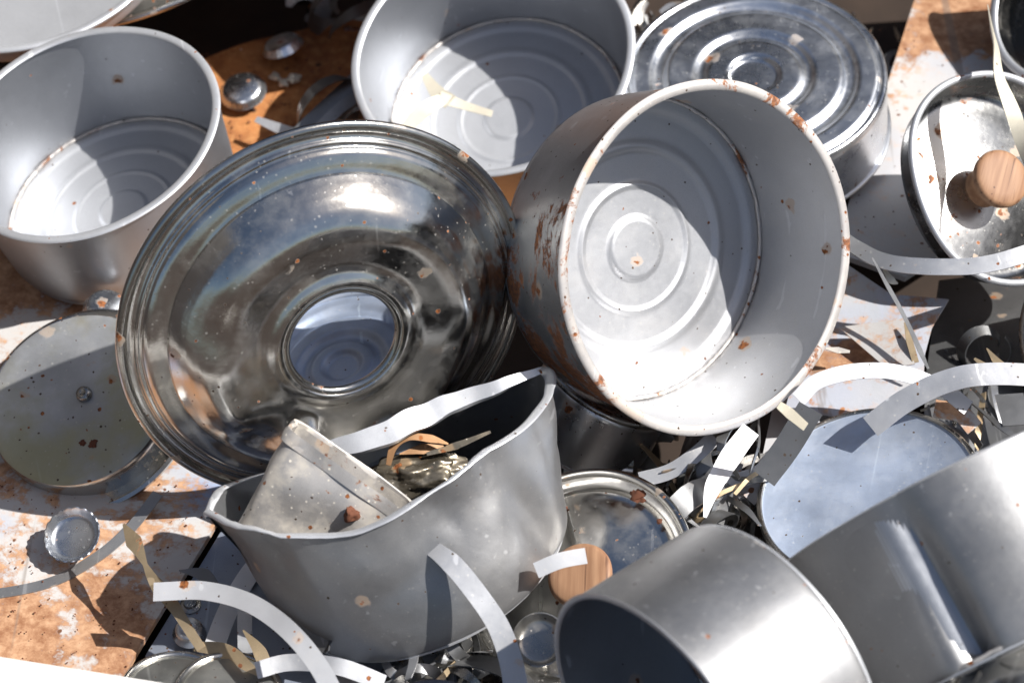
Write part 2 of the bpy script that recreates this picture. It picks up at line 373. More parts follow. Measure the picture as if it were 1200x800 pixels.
def pot(fr, H, taper, label, wall='matte', base='matte_base', rim='rim_clean', outer=None, name='steel_pot', cat='pot', upturned=False, rings=STD, dents=(), amp=.0006,
        rimw=.0028, seam='rim', group=None, ridge_amp=.0011, bead=False):
    c, Rr, F = fr; n = F[2]; Rb = Rr * taper; th = .0011
    if upturned: loc = c - n * H
    else: loc = c - n * H
    root = thing(name, label, cat, mat4(loc, F), group)
    fz = (lambda z: H - z) if upturned else (lambda z: z)
    if upturned: Rr, Rb = Rb, Rr; Rr, Rb = Rb * (1 / max(.01, 1)) * (2 - taper), Rb
    df = dentf(dents, amp, 20, hash(label) % 50 if False else len(label))
    Rc = Rb - th; cr_ = .005
    def wallr(z, off): return Rb + (Rr - Rb) * (z / H) - off
    out = [(Rb - cr_ + cr_ * math.sin(a), cr_ - cr_ * math.cos(a)) for a in (0.2, .5, .8, 1.1, 1.4)] + [(wallr(z, 0), z) for z in [cr_ + (H - cr_) * k / 48 for k in range(1, 49)]]
    inn = [(wallr(z, th), z) for z in [H - (H - .003) * k / 48 for k in range(0, 49)]]
    if outer:
        mesh_obj('outer_wall', lathe([(r, fz(z)) for r, z in out] + [(wallr(H, th * .5), fz(H)), (wallr(.003, th * .5), fz(.003))], 300, df, closed=True), M[outer], root)
        inn = [(wallr(H, th * .52), H)] + inn + [(wallr(.003, th * .52), .003)]
        mesh_obj('inner_wall', lathe([(r, fz(z)) for r, z in inn], 300, df, closed=True), M[wall], root)
    else:
        mesh_obj('wall', lathe([(r, fz(z)) for r, z in out + inn], 300, df, closed=True), M[wall], root)
    rp = tube_prof(wallr(H, th * .5), fz(H), rimw, rimw * .42, 12)
    mesh_obj('rim', lathe(rp, 300, df, closed=True), M[rim], root)
    top = ridges(Rb - th * .6, rings, .0022, ridge_amp)
    bp = [(r, fz(z)) for r, z in top] + [(r, fz(z - .0012)) for r, z in reversed(top)]
    # the fillet at the foot
    mesh_obj('base', lathe(bp, 128, df if False else None), M[base], root)
    if seam:
        def sf(v):
            q = noise.noise(v * 420) * .0005 + noise.noise(v * 160) * .0004
            u = Vector((v.x, v.y, 0)).normalized(); return v - u * q + Vector((0, 0, q if not upturned else -q))
        if not upturned: mesh_obj('seam', lathe(tube_prof(Rb - th - .0006, .0034, .0011, .0011, 8), 400, sf, closed=True), M[seam], root)
    if upturned:
        mesh_obj('base_edge', lathe(tube_prof(Rb - .0022, H - .0016, .0024, .0024, 12), 160, closed=True), M[rim], root)
    return root
pA = pot(frame(97, 154, 156, 114, 33, .095, 105), .077, .9, 'matte grey pot standing upright on the painted panel, left of the orange sheet', rim='rim_clean', outer='matte', dents=[(200, .07, 25, .04, .003)])
pB = pot(frame(577, 64, 161, 134, 16, .085, 105), .076, .9, 'matte grey steel pot at the top centre holding a pale forked offcut', rim='rim_clean', outer='matte', amp=.001)
pM = pot(frame(832, 303.5, 164, 203.5, 4, .135, 2), .074, .93, 'large grey pot tipped to the right, rust scabs on its outer wall', wall='main_in', base='main_in', rim='rim', outer='matte_rusty', rimw=.0031, amp=.0009, ridge_amp=.0017)
pU = pot(frame(884, 88, 152, 107, 10, .085, 100), .044, .97, 'upturned bright tin pot showing concentric pressed rings on its bottom', wall='tin', base='tin', rim='tin', upturned=True,
         rings=[(.19, .02, 1.5), (.37, .03, -1.1), (.45, .03, 1.2), (.68, .03, -1.5), (.78, .03, 1.4), (.94, .02, -1.2)], ridge_amp=.0024)
pL = pot(frame2(772, 862, 184, 78, 220, .12), .074, .98, 'grey steel pot lying on its side at the bottom, open end to the lower left', rim='rim_clean', outer='crushed', amp=.0006, rimw=.0016)
# rusty crust on the foot seam of the tipped pot
crust = metal('rust_crust', (.25, .09, .04), .9, 0., rust=.4, patch=.5, specks=.3, mott=.4)
def arc_crust(root, r, z, a0, a1, m, seg=120):
    bm = bmesh.new(); rings = []
    for i in range(seg + 1):
        a = R(a0 + (a1 - a0) * i / seg); k = .0009 * (.7 + .9 * abs(noise.noise(Vector((i * .4, 3, z)))))
        rings.append([bm.verts.new(((r + k * math.cos(q)) * math.cos(a), (r + k * math.cos(q)) * math.sin(a), z + k * math.sin(q))) for q in [2 * PI * j / 7 for j in range(7)]])
    for A, B in zip(rings, rings[1:]):
        for j in range(7): bm.faces.new((A[j], A[(j + 1) % 7], B[(j + 1) % 7], B[j]))
    bm.faces.new(rings[0]); bm.faces.new(rings[-1]); return mesh_obj('rust_crust', bm, m, root)
arc_crust(pM, .0905, .0042, -75, -2, crust)

# crushed pot
def crushed_pot():
    c, Rr, F = frame2(500, 652, 174, 103, 113, .014)
    H = .082; root = thing('crushed_pot', 'crushed grey pot, mouth squashed to a slit around a dirty tin pail', 'pot', mat4(c, F))
    x, y, n = F
    ang = R(25 - 2)   # in-plane direction of the long axis of the slit
    def df(v):
        s = max(0, v.z / H); e = sm(0, 1, s) 
        ca, sa = math.cos(ang), math.sin(ang)
        a = v.x * ca + v.y * sa; b = -v.x * sa + v.y * ca
        a2 = a * (1 + .22 * s) + Rr * .55 * max(0, -a / Rr - .72) * s 
        if b > 0: b2 = b * (1 - (.90 - .42 * sm(.1, .9, -a / Rr)) * s ** 1.1) - .006 * s * math.sin(a * 60)
        else: b2 = b * (1 - .20 * e)
        # curl at the left tip, lift at the right tip
        t = a / Rr
        z = v.z + s * (-.013 * sm(.3, 1, t) + .018 * sm(.3, 1, -t) + .003 * math.sin(a * 45 + 1) * (b > 0))
        a2 -= .004 * s * sm(.8, 1, -t)
        q = .0022 * noise.noise(v * 22 + Vector((4, 1, 2))) * (1 + s) + .0045 * (abs(noise.noise(v * 31 + Vector((9, 4, 0)))) - .2) * s + .0012 * (abs(noise.noise(v * 80)) - .2) * s ** 3
        v = Vector((a2 * ca - b2 * sa, a2 * sa + b2 * ca, z)); u = Vector((v.x, v.y, 0))
        if u.length > 1e-5: v += u.normalized() * q
        th = math.atan2(v.y, v.x); k = math.exp(-((th - R(-28)) / .16) ** 2 - ((v.z - .03) / .03) ** 2); v -= (u.normalized() * .007 * k if u.length > 1e-5 else u)
        return v
    th = .0012
    out = [(Rr - .005 + .005 * math.sin(a), .005 - .005 * math.cos(a)) for a in (0.2, .5, .8, 1.1, 1.4)] + [(Rr, .005 + (H - .005) * k / 20) for k in range(1, 21)]
    inn = [(Rr - th, H - (H - .003) * k / 20) for k in range(21)]
    mesh_obj('wall', lathe(out + inn, 200, df, closed=True), M['crushed'], root)
    mesh_obj('rim', lathe(tube_prof(Rr - th * .3, H, .0026, .0009, 10), 200, df, closed=True), M['rim_clean'], root)
    top = ridges(Rr - th, STD, .002)
    mesh_obj('base', lathe(top + [(r, z - .0012) for r, z in reversed(top)], 96), M['matte_base'], root)
    return root
crushed_pot()

# right-hand dented pot, mouth turned away
def dent_right(v):
    return v
pR = pot(frame2(1112, 574, 212, 22, 130, .125, away=True), .088, .96, 'large grey pot with a creased wall, mouth turned away, by the galvanised disc', rim='rim_clean', outer='crushed',
         dents=[(-110, .015, 5, .05, .012), (-125, .07, 12, .03, .003)], amp=.0018, rimw=.0014)
# dark cylinder under the tipped pot
pD = pot(frame2(714, 452, 80, 30, 64, .022), .042, 1.0, 'small dark shiny pan wedged on its side below the tipped pot', wall='tin', base='tin', rim='chrome_dk', upturned=True, name='shallow_pan', cat='pan')
# partly seen pots at the frame edge
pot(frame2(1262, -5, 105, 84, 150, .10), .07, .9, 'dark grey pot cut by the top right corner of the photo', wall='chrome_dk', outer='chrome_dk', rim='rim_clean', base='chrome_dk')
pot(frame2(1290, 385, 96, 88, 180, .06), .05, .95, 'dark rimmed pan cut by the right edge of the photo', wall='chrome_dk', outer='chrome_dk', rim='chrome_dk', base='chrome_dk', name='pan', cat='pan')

# ------------------------------------------------------------------ big polished lid with a hole
def big_lid():
    c, Rr, F = frame(383, 369, 240, 213, 40, .122, -61)
    root = thing('perforated_lid', 'large polished domed lid with a round hole, leaning upright in the middle of the heap', 'pot lid', mat4(c, F))
    q = Rr
    def df(v):
        r = math.hypot(v.x, v.y) / q; th = math.degrees(math.atan2(v.y, v.x))
        def g(t0, wt, r0, wr):
            d = (th - t0 + 180) % 360 - 180; return math.exp(-(d / wt) ** 2 - ((r - r0) / wr) ** 2)
        v.z += q * (.09 * g(-112, 9, .58, .12) - .085 * g(-132, 11, .64, .12) + .06 * g(-92, 9, .68, .1) - .05 * g(-72, 12, .62, .1) - .03 * g(165, 16, .62, .12) + .02 * g(60, 18, .6, .15))
        v.z += q * .012 * noise.noise(v * 24) * sm(.26, .45, r)
        return v
    h = .335
    prof = [(.276, -h + .035), (.280, -h + .012), (.290, -h), (.31, -h - .004), (.335, -h + .004), (.36, -h + .018), (.40, -h + .026), (.46, -h + .022), (.53, -h + .014), (.60, -h + .020), (.66, -h + .050), (.71, -h + .10), (.75, -h + .158), (.775, -h + .20), (.782, -h + .212),
            (.786, -.108), (.80, -.102), (.83, -.094), (.87, -.078), (.885, -.06), (.892, -.045), (.90, -.040), (.912, -.042), (.918, -.036), (.925, -.022), (.94, -.016), (.955, -.018), (.962, -.008)]
    def dens(p, k=3):
        o = []
        for (a, b), (c_, d) in zip(p, p[1:]): o += [(a + (c_ - a) * i / k, b + (d - b) * i / k) for i in range(k)]
        return o + [p[-1]]
    def solid(p):
        p = dens(p); return [(r * q, -z * q * .76) for r, z in p] + [(r * q, -z * q * .76 - .0008) for r, z in reversed(p)]
    mesh_obj('dished_panel', lathe(solid(prof[:15]), 220, df, closed=True), M['chrome'], root)
    mesh_obj('flange', lathe(solid(prof[14:]), 220, df, closed=True), M['chrome'], root)
    mesh_obj('hole_collar', lathe(tube_prof(.276 * q, (h - .03) * q * .76, .0026, .0024, 12), 160, closed=True), M['chrome_edge'], root)
    mesh_obj('rolled_edge', lathe(tube_prof(.98 * q, .004 * q, .0030, .0024, 14), 220, closed=True), M['chrome_edge'], root)
    return root
big_lid()
# the ridged pot bottom seen through the hole
pot(frame2(400, 425, 118, 82, 108, .055), .04, .95, 'blue grey ridged pot bottom seen through the hole of the big lid', wall='galv', base='galv', rim='galv', upturned=True,
    rings=[(.19, .04, 1.5), (.34, .04, -1.1), (.45, .05, 1.4), (.66, .05, -1.5), (.80, .05, 1.3)], ridge_amp=.002)

# ------------------------------------------------------------------ lids
def tray_lid():
    c, Rr, F = frame(91, 467, 106, 97, 14, .033, 100)
    H = .017; root = thing('dished_lid', 'tarnished grey upturned lid with a small bolt in its centre', 'pot lid', mat4(c - F[2] * H, F))
    top = [(0, H - .0022), (Rr * .2, H - .0020), (Rr * .5, H - .0012), (Rr * .85, H - .0004), (Rr * .95, H), (Rr * .975, H - .0004)]
    mesh_obj('top_face', lathe(top + [(r, z - .001) for r, z in reversed(top)], 160), M['stained'], root)
    wl = [(Rr * .976, H - .0004), (Rr * .99, H - .0018), (Rr * 1.0, H - .005), (Rr * 1.0, .004), (Rr * 1.012, .001)]
    mesh_obj('side_wall', lathe(wl + [(r - .001, z) for r, z in reversed(wl)], 160, closed=True), M['chrome_edge'], root)
    mesh_obj('flange', lathe([(Rr - .001, -.0005), (Rr + .001, .0012), (Rr + .0055, .0014), (Rr + .008, .0026), (Rr + .010, .0016), (Rr + .0095, -.001), (Rr, -.0012)], 160, closed=True), M['chrome_edge'], root)
    b = mesh_obj('bolt', lathe([(0, .0042), (.0016, .0045), (.002, .0035), (.0028, .0035), (.0042, .0028), (.0048, .001), (.0048, -.001), (0, -.001)], 24), M['chrome_dk'], root); b.location = (0.004, .002, H - .0015)
    mesh_obj('rust_crumb', blob(.0026, 5), M['rustcrumb'], root).location = (.003, -.031, H - .001)
    mesh_obj('rust_crumb', blob(.0018, 8), M['rustcrumb'], root).location = (-.003, -.028, H - .001)
    return root
def blob(r, seed, flat=.5):
    bm = bmesh.new(); bmesh.ops.create_icosphere(bm, subdivisions=3, radius=r)
    for v in bm.verts:
        k = 1 + .55 * noise.noise(v.co / r * 1.3 + Vector((seed, 0, 0))) + .25 * noise.noise(v.co / r * 3.5 + Vector((seed, 2, 0))); v.co = Vector((v.co.x * k, v.co.y * k, v.co.z * k * flat))
    return bm
tray_lid()
def knob(root, r, h, loc, tilt=(0, 0)):
    prof = [(0, h), (r * .55, h), (r * .85, h * .985), (r * .97, h * .93), (r, h * .84), (r * .97, h * .74), (r * .86, h * .68), (r * .74, h * .64), (r * .70, h * .58), (r * .66, h * .5), (r * .68, h * .46), (r * .66, h * .40), (r * .62, h * .3), (r * .64, h * .15), (r * .68, 0), (0, 0)]
    k = mesh_obj('knob', lathe(prof, 64), M['wood'], root); k.location = loc; k.rotation_euler = (tilt[0], tilt[1], 0)
    return k
def oval_lid():
    c, Rr, F = frame(1175, 208, 108, 118, -30, .095, 36)
    H = .020; root = thing('oval_lid', 'shiny deep lid with a pale wood knob, on the white panel at the right', 'pot lid', mat4(c - F[2] * H, F))
    def df(v):   # slightly squared oval
        th = math.atan2(v.y, v.x); k = 1 + .018 * math.cos(4 * th + .6); return Vector((v.x * k, v.y * k, v.z))
    top = [(0, .0055), (Rr * .2, .005), (Rr * .5, .0035), (Rr * .7, .0012), (Rr * .80, .0002), (Rr * .86, .0008), (Rr * .90, .004), (Rr * .93, .010), (Rr * .955, H - .002), (Rr * .97, H)]
    und = [(r + (.0 if r < .001 else .001), z - .0012) for r, z in reversed(top)]
    mesh_obj('shell', lathe(top + und, 160, df), M['oval'], root)
    mesh_obj('rolled_edge', lathe(tube_prof(Rr * .975, H, .0022, .0022, 12), 160, df, closed=True), M['rim_clean'], root)
    knob(root, .0178, .025, (-.003, -.004, .005), (R(4), R(-6)))
oval_lid()
def knob_lid():
    c, Rr, F = frame(679, 680, 131, 131, 20, .03, 110)
    root = thing('knobbed_lid', 'polished lid with a wood knob in the gap beside the crushed pot', 'pot lid', mat4(c, F))
    top = [(0, .004), (Rr * .15, .004), (Rr * .3, .0028), (Rr * .55, .0002), (Rr * .74, -.003), (Rr * .80, -.0042), (Rr * .83, -.004), (Rr * .855, -.001), (Rr * .88, .0005), (Rr * .92, .0008), (Rr * .96, .0012)]
    def df(v):
        v.z += .0018 * noise.noise(v * 35); return v
    mesh_obj('shell', lathe(top + [(r, z - .001) for r, z in reversed(top)], 160, df), M['chrome'], root)
    mesh_obj('rolled_edge', lathe(tube_prof(Rr * .975, .0012, .0026, .0022, 12), 160, closed=True), M['chrome_edge'], root)
    knob(root, .0182, .020, (.008, -.006, .003))
    for i, (a, b, r) in enumerate([(.034, .048, .0052), (.018, .028, .0026), (.045, .030, .0015), (-.01, .045, .0012), (.05, .04, .0018)]):
        mesh_obj('rust_crumb', blob(r, i * 3, .25), M['rustcrumb'], root).location = (a, b, -.0005)
knob_lid()
def round_disc():
    c, Rr, F = frame(1018, 578, 126, 105, 26, .045, 105)
    root = thing('flat_lid', 'flat blue grey galvanised disc with a folded edge, behind the creased pot', 'pot lid', mat4(c, F))
    mesh_obj('disc', lathe([(0, .0), (Rr * .5, 0.0002), (Rr * .94, 0), (Rr * .955, .0006), (Rr * .955, -.002), (0, -.002)], 160), M['galv'], root)
    mesh_obj('folded_edge', lathe([(Rr * .95, .0012), (Rr * .96, .0018), (Rr * .985, .0016), (Rr, .0004), (Rr, -.006), (Rr * .985, -.009), (Rr * .96, -.006)], 160, closed=True), M['chrome_dk'], root)
round_disc()
def upper_lid():
    c, Rr, F = frame(30, -58, 165, 104, 25, .10, 105)
    root = thing('shallow_pan', 'pale shallow pan cut by the top left corner, resting over the upright pot', 'pan', mat4(c - F[2] * .02, F)); H = .02
    top = [(0, .002), (Rr * .8, .002), (Rr * .88, .003), (Rr * .93, .008), (Rr * .96, H)]
    mesh_obj('shell', lathe(top + [(r + .001 * (r > .01), z - .001) for r, z in reversed(top)], 128), M['matte_base'], root)
    mesh_obj('rim', lathe(tube_prof(Rr * .975, H, .003, .0018, 12), 128, closed=True), M['rim_clean'], root)
    c, Rr, F = frame(120, -100, 210, 118, 38, .06, 108)
    root = thing('shiny_lid', 'polished lid with rust tinted edge lying under the pale pan at the top left', 'pot lid', mat4(c, F))
    top = [(0, .012), (Rr * .4, .011), (Rr * .7, .008), (Rr * .86, .002), (Rr * .9, 0), (Rr * .97, .001)]
    mesh_obj('shell', lathe(top + [(r, z - .001) for r, z in reversed(top)], 160), M['chrome'], root)
    mesh_obj('rolled_edge', lathe(tube_prof(Rr * .98, .0005, .0028, .0024, 12), 160, closed=True), M['chrome_edge'], root)
upper_lid()
def corner_lid():
    c, Rr, F = frame2(1222, 812, 112, 74, 125, .15)
    root = thing('shiny_lid', 'polished lid cut by the bottom right corner, below the creased pot', 'pot lid', mat4(c, F))
    top = [(0, .010), (Rr * .4, .009), (Rr * .7, .006), (Rr * .8, .0), (Rr * .9, 0), (Rr * .97, .002)]
    mesh_obj('shell', lathe(top + [(r, z - .001) for r, z in reversed(top)], 128), M['chrome'], root)
    mesh_obj('rolled_edge', lathe(tube_prof(Rr * .98, .002, .0026, .0022, 12), 128, closed=True), M['chrome_edge'], root)
corner_lid()
# two nested pan edges at the bottom left
for (cx, a, nm) in ((205, 62, 'dull grey lid edge peeping over the white ledge, left of its twin'), (268, 60, 'dull grey pan edge behind the white ledge, right of its twin')):
    c, Rr, F = frame2(cx, 812, a, 44, 80, .03)
    root = thing('small_lid', nm, 'pot lid', mat4(c, F))
    mesh_obj('shell', lathe([(0, .003), (Rr * .8, .003), (Rr * .95, .0), (Rr * .95, -.002), (0, .001)], 96), M['lidgrey'], root)
    mesh_obj('rolled_edge', lathe(tube_prof(Rr * .97, .001, .0022, .0022, 10), 96, closed=True), M['chrome_edge'], root)

# ------------------------------------------------------------------ tin pail inside the crushed pot
def pail():
    c, Rr, F = frame2(412, 548, 90, 26, 50, .100)
    H = .064; root = thing('tin_pail', 'dirty dented square tin pail lying inside the crushed pot', 'pail', mat4(c - F[2] * H, F))
    mw = F[2].cross((c - CAMPOS).normalized()).normalized(); mx, my = mw.dot(F[0]), mw.dot(F[1])
    def df(v):
        a, b = v.x * mx + v.y * my, -v.x * my + v.y * mx
        rr = math.hypot(a, b)
        if rr < 1e-5: return v
        ca, sa = abs(a / rr), abs(b / rr); k = (ca ** 6 + sa ** 6) ** (-1 / 6) * .97
        a, b = a * k, b * k * .34
        q = .0016 * noise.noise(v * 55) + .0018 * noise.noise(v * 25)
        a += q; b += q * (1 + .4 * (b > 0))
        return Vector((a * mx - b * my, a * my + b * mx, v.z))
    rb = Rr * .80
    out = [(0, .0), (rb * .9, 0), (rb, .001), (rb * 1.02, .004)] + [(rb + (Rr - rb) * (k / 12), .004 + (H - .004) * k / 12) for k in range(1, 13)]
    inn = [(rb - .001 + (Rr - rb) * (k / 12), .004 + (H - .004) * k / 12) for k in range(12, 0, -1)] + [(rb * .9, .002), (0, .002)]
    mesh_obj('body', lathe(out + inn, 160, df), M['pail'], root)
    mesh_obj('rim_band', lathe([(Rr - .001, H - .006), (Rr + .0014, H - .006), (Rr + .002, H - .001), (Rr + .0012, H + .0012), (Rr - .0012, H + .0006)], 160, df, closed=True), M['pail'], root)
pail()
o = mesh_obj('rust_crumb', blob(.0042, 9, .8), M['rustcrumb']); o.location = P(412, 602, .092); tag(o, 'dark brown rust crumb stuck on the dirty tin pail', 'rust crumb')

# ------------------------------------------------------------------ strips
def strip(pts, width, m, label, tilt=None, name='metal_strip', cat='metal strip', taper=(1, 1), nrm=None, group=None, thick=.0007, facing=.5, tp=None, crumple=.0007):
    """pts (px, py, h); width in photo px; tilt list in degrees about the path; facing 0 = lies flat, 1 = faces the camera"""
    V = [P(*p) for p in pts]; S = catmull(V, 14); n = len(S)
    N0 = (Vector((0, 0, 1)) * (1 - facing) + (-fwd) * facing).normalized() if nrm is None else Vector(nrm).normalized()
    bm = bmesh.new(); rings = []
    w = width / FPX * 1.28 * .5
    for i, p in enumerate(S):
        t = (S[min(i + 1, n - 1)] - S[max(i - 1, 0)]).normalized(); u = i / (n - 1)
        side = t.cross(N0).normalized(); nn = side.cross(t).normalized()
        if tilt:
            k = u * (len(tilt) - 1); j = min(int(k), len(tilt) - 2); a = R(tilt[j] + (tilt[j + 1] - tilt[j]) * (k - j))
            side, nn = side * math.cos(a) + nn * math.sin(a), nn * math.cos(a) - side * math.sin(a)
        if tp: k = u * (len(tp) - 1); j = min(int(k), len(tp) - 2); ww = w * (tp[j] + (tp[j + 1] - tp[j]) * (k - j))
        else: ww = w * (taper[0] + (taper[1] - taper[0]) * u)
        h = thick / 2
        if crumple: p = p + nn * crumple * noise.noise(p * 42) + side * crumple * .35 * noise.noise(p * 60 + Vector((5, 0, 0)))
        rings.append([bm.verts.new(p + side * a + nn * b) for a, b in ((-ww, -h), (ww, -h), (ww, h), (-ww, h))])
    for A, B in zip(rings, rings[1:]):
        for j in range(4): bm.faces.new((A[j], A[(j + 1) % 4], B[(j + 1) % 4], B[j]))
    bm.faces.new(rings[0]); bm.faces.new(rings[-1])
    o = mesh_obj(name, bm, M[m]); c = S[n // 2].copy(); o.data.transform(Matrix.Translation(-c)); o.location = c
    return tag(o, label, cat, group)
strip([(972, 262, .06), (1000, 288, .078), (1045, 308, .088), (1110, 313, .095), (1165, 308, .10), (1230, 288, .105)], 21, 'strap', 'pale curved strip crossing in front of the oval lid')
strip([(935, 468, .06), (960, 446, .066), (1010, 434, .07), (1060, 438, .07), (1105, 456, .066), (1135, 478, .06)], 19, 'strap_white', 'white curved strip dotted with rust, arching over the scuffed sheet')
strip([(1020, 500, .06), (1060, 470, .07), (1110, 446, .08), (1160, 438, .085), (1240, 442, .085)], 27, 'strap', 'wide grey curved strip arching in from the right edge above the blue grey disc')
strip([(-60, 700, .004), (0, 695, .004), (60, 682, .004), (110, 655, .005), (150, 622, .006), (185, 578, .010)], 14, 'crushed', 'thin grey curved strip lying on the rusty painted sheet under the bottle cap', facing=0, tilt=[0, 0])
strip([(180, 693, .052), (240, 692, .058), (290, 705, .064), (335, 735, .070), (370, 775, .072), (400, 830, .07)], 20, 'strap_white', 'bright white curved strip arching over the grey panel at the bottom left', tilt=[0, 0], facing=.7)
strip([(480, 628, 0.083), (520, 652, 0.086), (555, 690, 0.08), (585, 735, 0.068), (600, 780, 0.056), (608, 830, 0.048)], 22, 'strap', 'grey curved strip hanging against the crushed pot', facing=.6, tp=[.5, 1, 1, 1.1, 1.2])
strip([(145, 614, .05), (160, 640, .05), (178, 676, .045), (205, 712, .04), (236, 760, .03)], 17, 'strap_rust', 'twisted rusty sliver standing at the lower left', tp=[.15, 1.1, .3, 1, .7, .6], facing=.8)
strip([(228, 757, .03), (262, 762, .03), (285, 782, .03), (300, 800, .028)], 20, 'strap_rust', 'short rust stained strip behind the white ledge', facing=.8, tp=[.5, 1, 1])
strip([(300, 785, .04), (340, 776, .04), (395, 780, .04), (450, 800, .03)], 18, 'strap', 'grey strip running along the bottom edge under the crushed pot', facing=.7)
strip([(250, 760, .012), (258, 738, .012), (272, 706, .012), (290, 676, .014), (302, 660, .016)], 23, 'strap_white', 'pale straight strip lying on the grey speckled panel', facing=.3)
strip([(287, 765, .02), (287, 735, .022), (287, 700, .02)], 16, 'strap', 'short pale strip upright on the grey panel', facing=.5)
strip([(285, 738, .032), (305, 765, .03), (322, 812, .02)], 15, 'strap_rust', 'dark gold sliver pointing up under the white arched strip', tp=[.1, 1, .9], facing=.8)
strip([(210, 668, .03), (240, 674, .03), (262, 700, .026)], 16, 'strap_dark', 'dark pointed sliver above the white arched strip', tp=[.1, 1, .3], facing=.8)
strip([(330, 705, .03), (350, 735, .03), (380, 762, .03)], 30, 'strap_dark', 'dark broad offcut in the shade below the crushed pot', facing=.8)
strip([(628, 668, .07), (655, 657, .074), (687, 651, .076)], 17, 'strap_white', 'short pale strip resting on the wood knob beside the crushed pot', facing=.7)
strip([(912, 474, .115), (925, 484, .11), (944, 500, .10)], 12, 'wheat', 'small yellowish tab hooked on the rim of the tipped pot', facing=.8, tp=[.7, 1, .8])
strip([(826, 606, .05), (836, 570, .055), (856, 535, .06), (880, 503, .066)], 24, 'strap_white', 'bright pointed strip standing in the dark gap below the tipped pot', tp=[.15, .8, 1, .9], facing=.8)
strip([(750, 562, .03), (785, 552, .034), (815, 533, .04), (838, 512, .045)], 18, 'strap', 'grey curved strip behind the knobbed lid', facing=.6)
strip([(822, 578, .03), (850, 566, .03), (885, 556, .034), (905, 540, .036)], 18, 'strap', 'pale strip end in the dark gap', facing=.6)
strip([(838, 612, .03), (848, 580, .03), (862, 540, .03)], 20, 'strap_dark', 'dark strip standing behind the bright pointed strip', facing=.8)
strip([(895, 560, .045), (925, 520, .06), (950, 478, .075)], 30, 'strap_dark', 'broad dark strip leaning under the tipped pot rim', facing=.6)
strip([(868, 590, .02), (920, 535, .03), (965, 498, .034)], 26, 'scrap_paint', 'scuffed pale strip between the dark strip and the blue grey disc', facing=.4)
strip([(1158, 8, .16), (1166, 50, .155), (1172, 92, .15), (1188, 135, .142), (1200, 175, .135), (1215, 215, .13)], 19, 'wheat', 'yellowish twisted strip hanging over the oval lid', tilt=[75, 60, 30, 5, -35, -60], facing=.9, tp=[.4, .8, .9, 1, .8, .5])
strip([(972, 200, .03), (1000, 186, .034), (1030, 176, .036)], 16, 'strap', 'pale strip end under the upturned ridged pot', facing=.6)
sheet('rusty_shade_sheet', [(455, -60, .125), (770, -120, .13), (800, -420, .14), (430, -420, .14), (300, -200, .125)], M['rustsheet'],  # added above the view to throw the shadow at the top left
      'unseen brown sheet added behind the top centre pot to cast shade', 'metal sheet', .002, .003)
# thin slivers on the scuffed sheet
strip([(1022, 302, .09), (1042, 338, .08), (1062, 375, .07), (1078, 410, .062), (1088, 432, .055)], 5, 'strap_dark', 'long thin dark sliver crossing the scuffed sheet', tp=[.4, 1, .9, 1.2, .5], facing=.8)
strip([(1036, 316, .082), (1045, 328, .08), (1052, 332, .078)], 9, 'wheat', 'tiny cream flake on the long thin sliver', facing=.8, tp=[.4, 1, .2])
strip([(1060, 378, .06), (1066, 400, .056), (1073, 425, .05)], 8, 'strap_rust', 'short olive sliver beside the long thin sliver', facing=.8, tp=[.2, 1, 1])
strip([(1085, 462, .05), (1092, 500, .04), (1094, 540, .03)], 3, 'strap_dark', 'thin dark wire end below the grey arched strip', facing=.8)
strip([(1094, 500, .03), (1125, 520, .03), (1150, 560, .02)], 24, 'strap_dark', 'dark offcut under the wide grey arched strip', facing=.7)
strip([(1156, 408, .06), (1172, 428, .056), (1190, 446, .05)], 12, 'strap_rust', 'olive pointed flake behind the wide grey strip', tp=[.1, 1, 1], facing=.8)
strip([(1142, 420, .05), (1155, 430, .05), (1166, 440, .05)], 9, 'strap_rust', 'smaller olive flake left of the pointed flake', tp=[.3, 1, .8], facing=.8)
strip([(1182, 462, .03), (1192, 498, .03)], 34, 'strap_dark', 'brown plate piece hanging below the wide grey strip', facing=.8)
strip([(1095, 478, .05), (1125, 484, .05), (1142, 502, .046)], 22, 'scrap_paint', 'small rounded pale tab poking out under the wide grey strip', facing=.5)
strip([(968, 408, .05), (982, 410, .05), (996, 412, .05)], 8, 'pail', 'little grey flake at the rim of the tipped pot', tp=[.3, 1, .4])
# offcuts near the top centre
strip([(300, 140, .012), (325, 150, .012), (350, 158, .014)], 15, 'strap', 'short grey strip end on the orange rusted sheet', facing=.5, tp=[.6, 1, 1])
strip([(345, 165, .02), (375, 135, .028), (415, 98, .035), (440, 70, .035)], 26, 'strap_dark', 'broad dark strip leaning between the big lid and the top centre pot', facing=.6)
strip([(370, 155, .03), (395, 130, .034), (420, 112, .036)], 16, 'strap_dark', 'narrow dark strip beside the broad one at the top centre', facing=.7)
# pale forked offcut in the upright pot
def fork():
    root = thing('forked_offcut', 'pale cream forked offcut lying inside the top centre pot', 'offcut', Matrix.Translation(P(520, 118, .04)))
    parts = [([(497, 88, .045), (512, 108, .042), (528, 120, .04)], 20, [.5, 1, 1.1]), ([(474, 152, .045), (498, 128, .042), (520, 116, .0405)], 20, [.8, 1, .8]), ([(515, 114, .042), (545, 124, .038), (577, 134, .034)], 13, [1.3, .9, .7])]
    for i, (p, w, t) in enumerate(parts):
        o = strip(p, w, 'wheat', None, name='prong', cat=None, tp=t, facing=.7, thick=.0008)
        o.parent = root; o.matrix_parent_inverse = root.matrix_world.inverted()
bpy.context.view_layer.update()
fork()
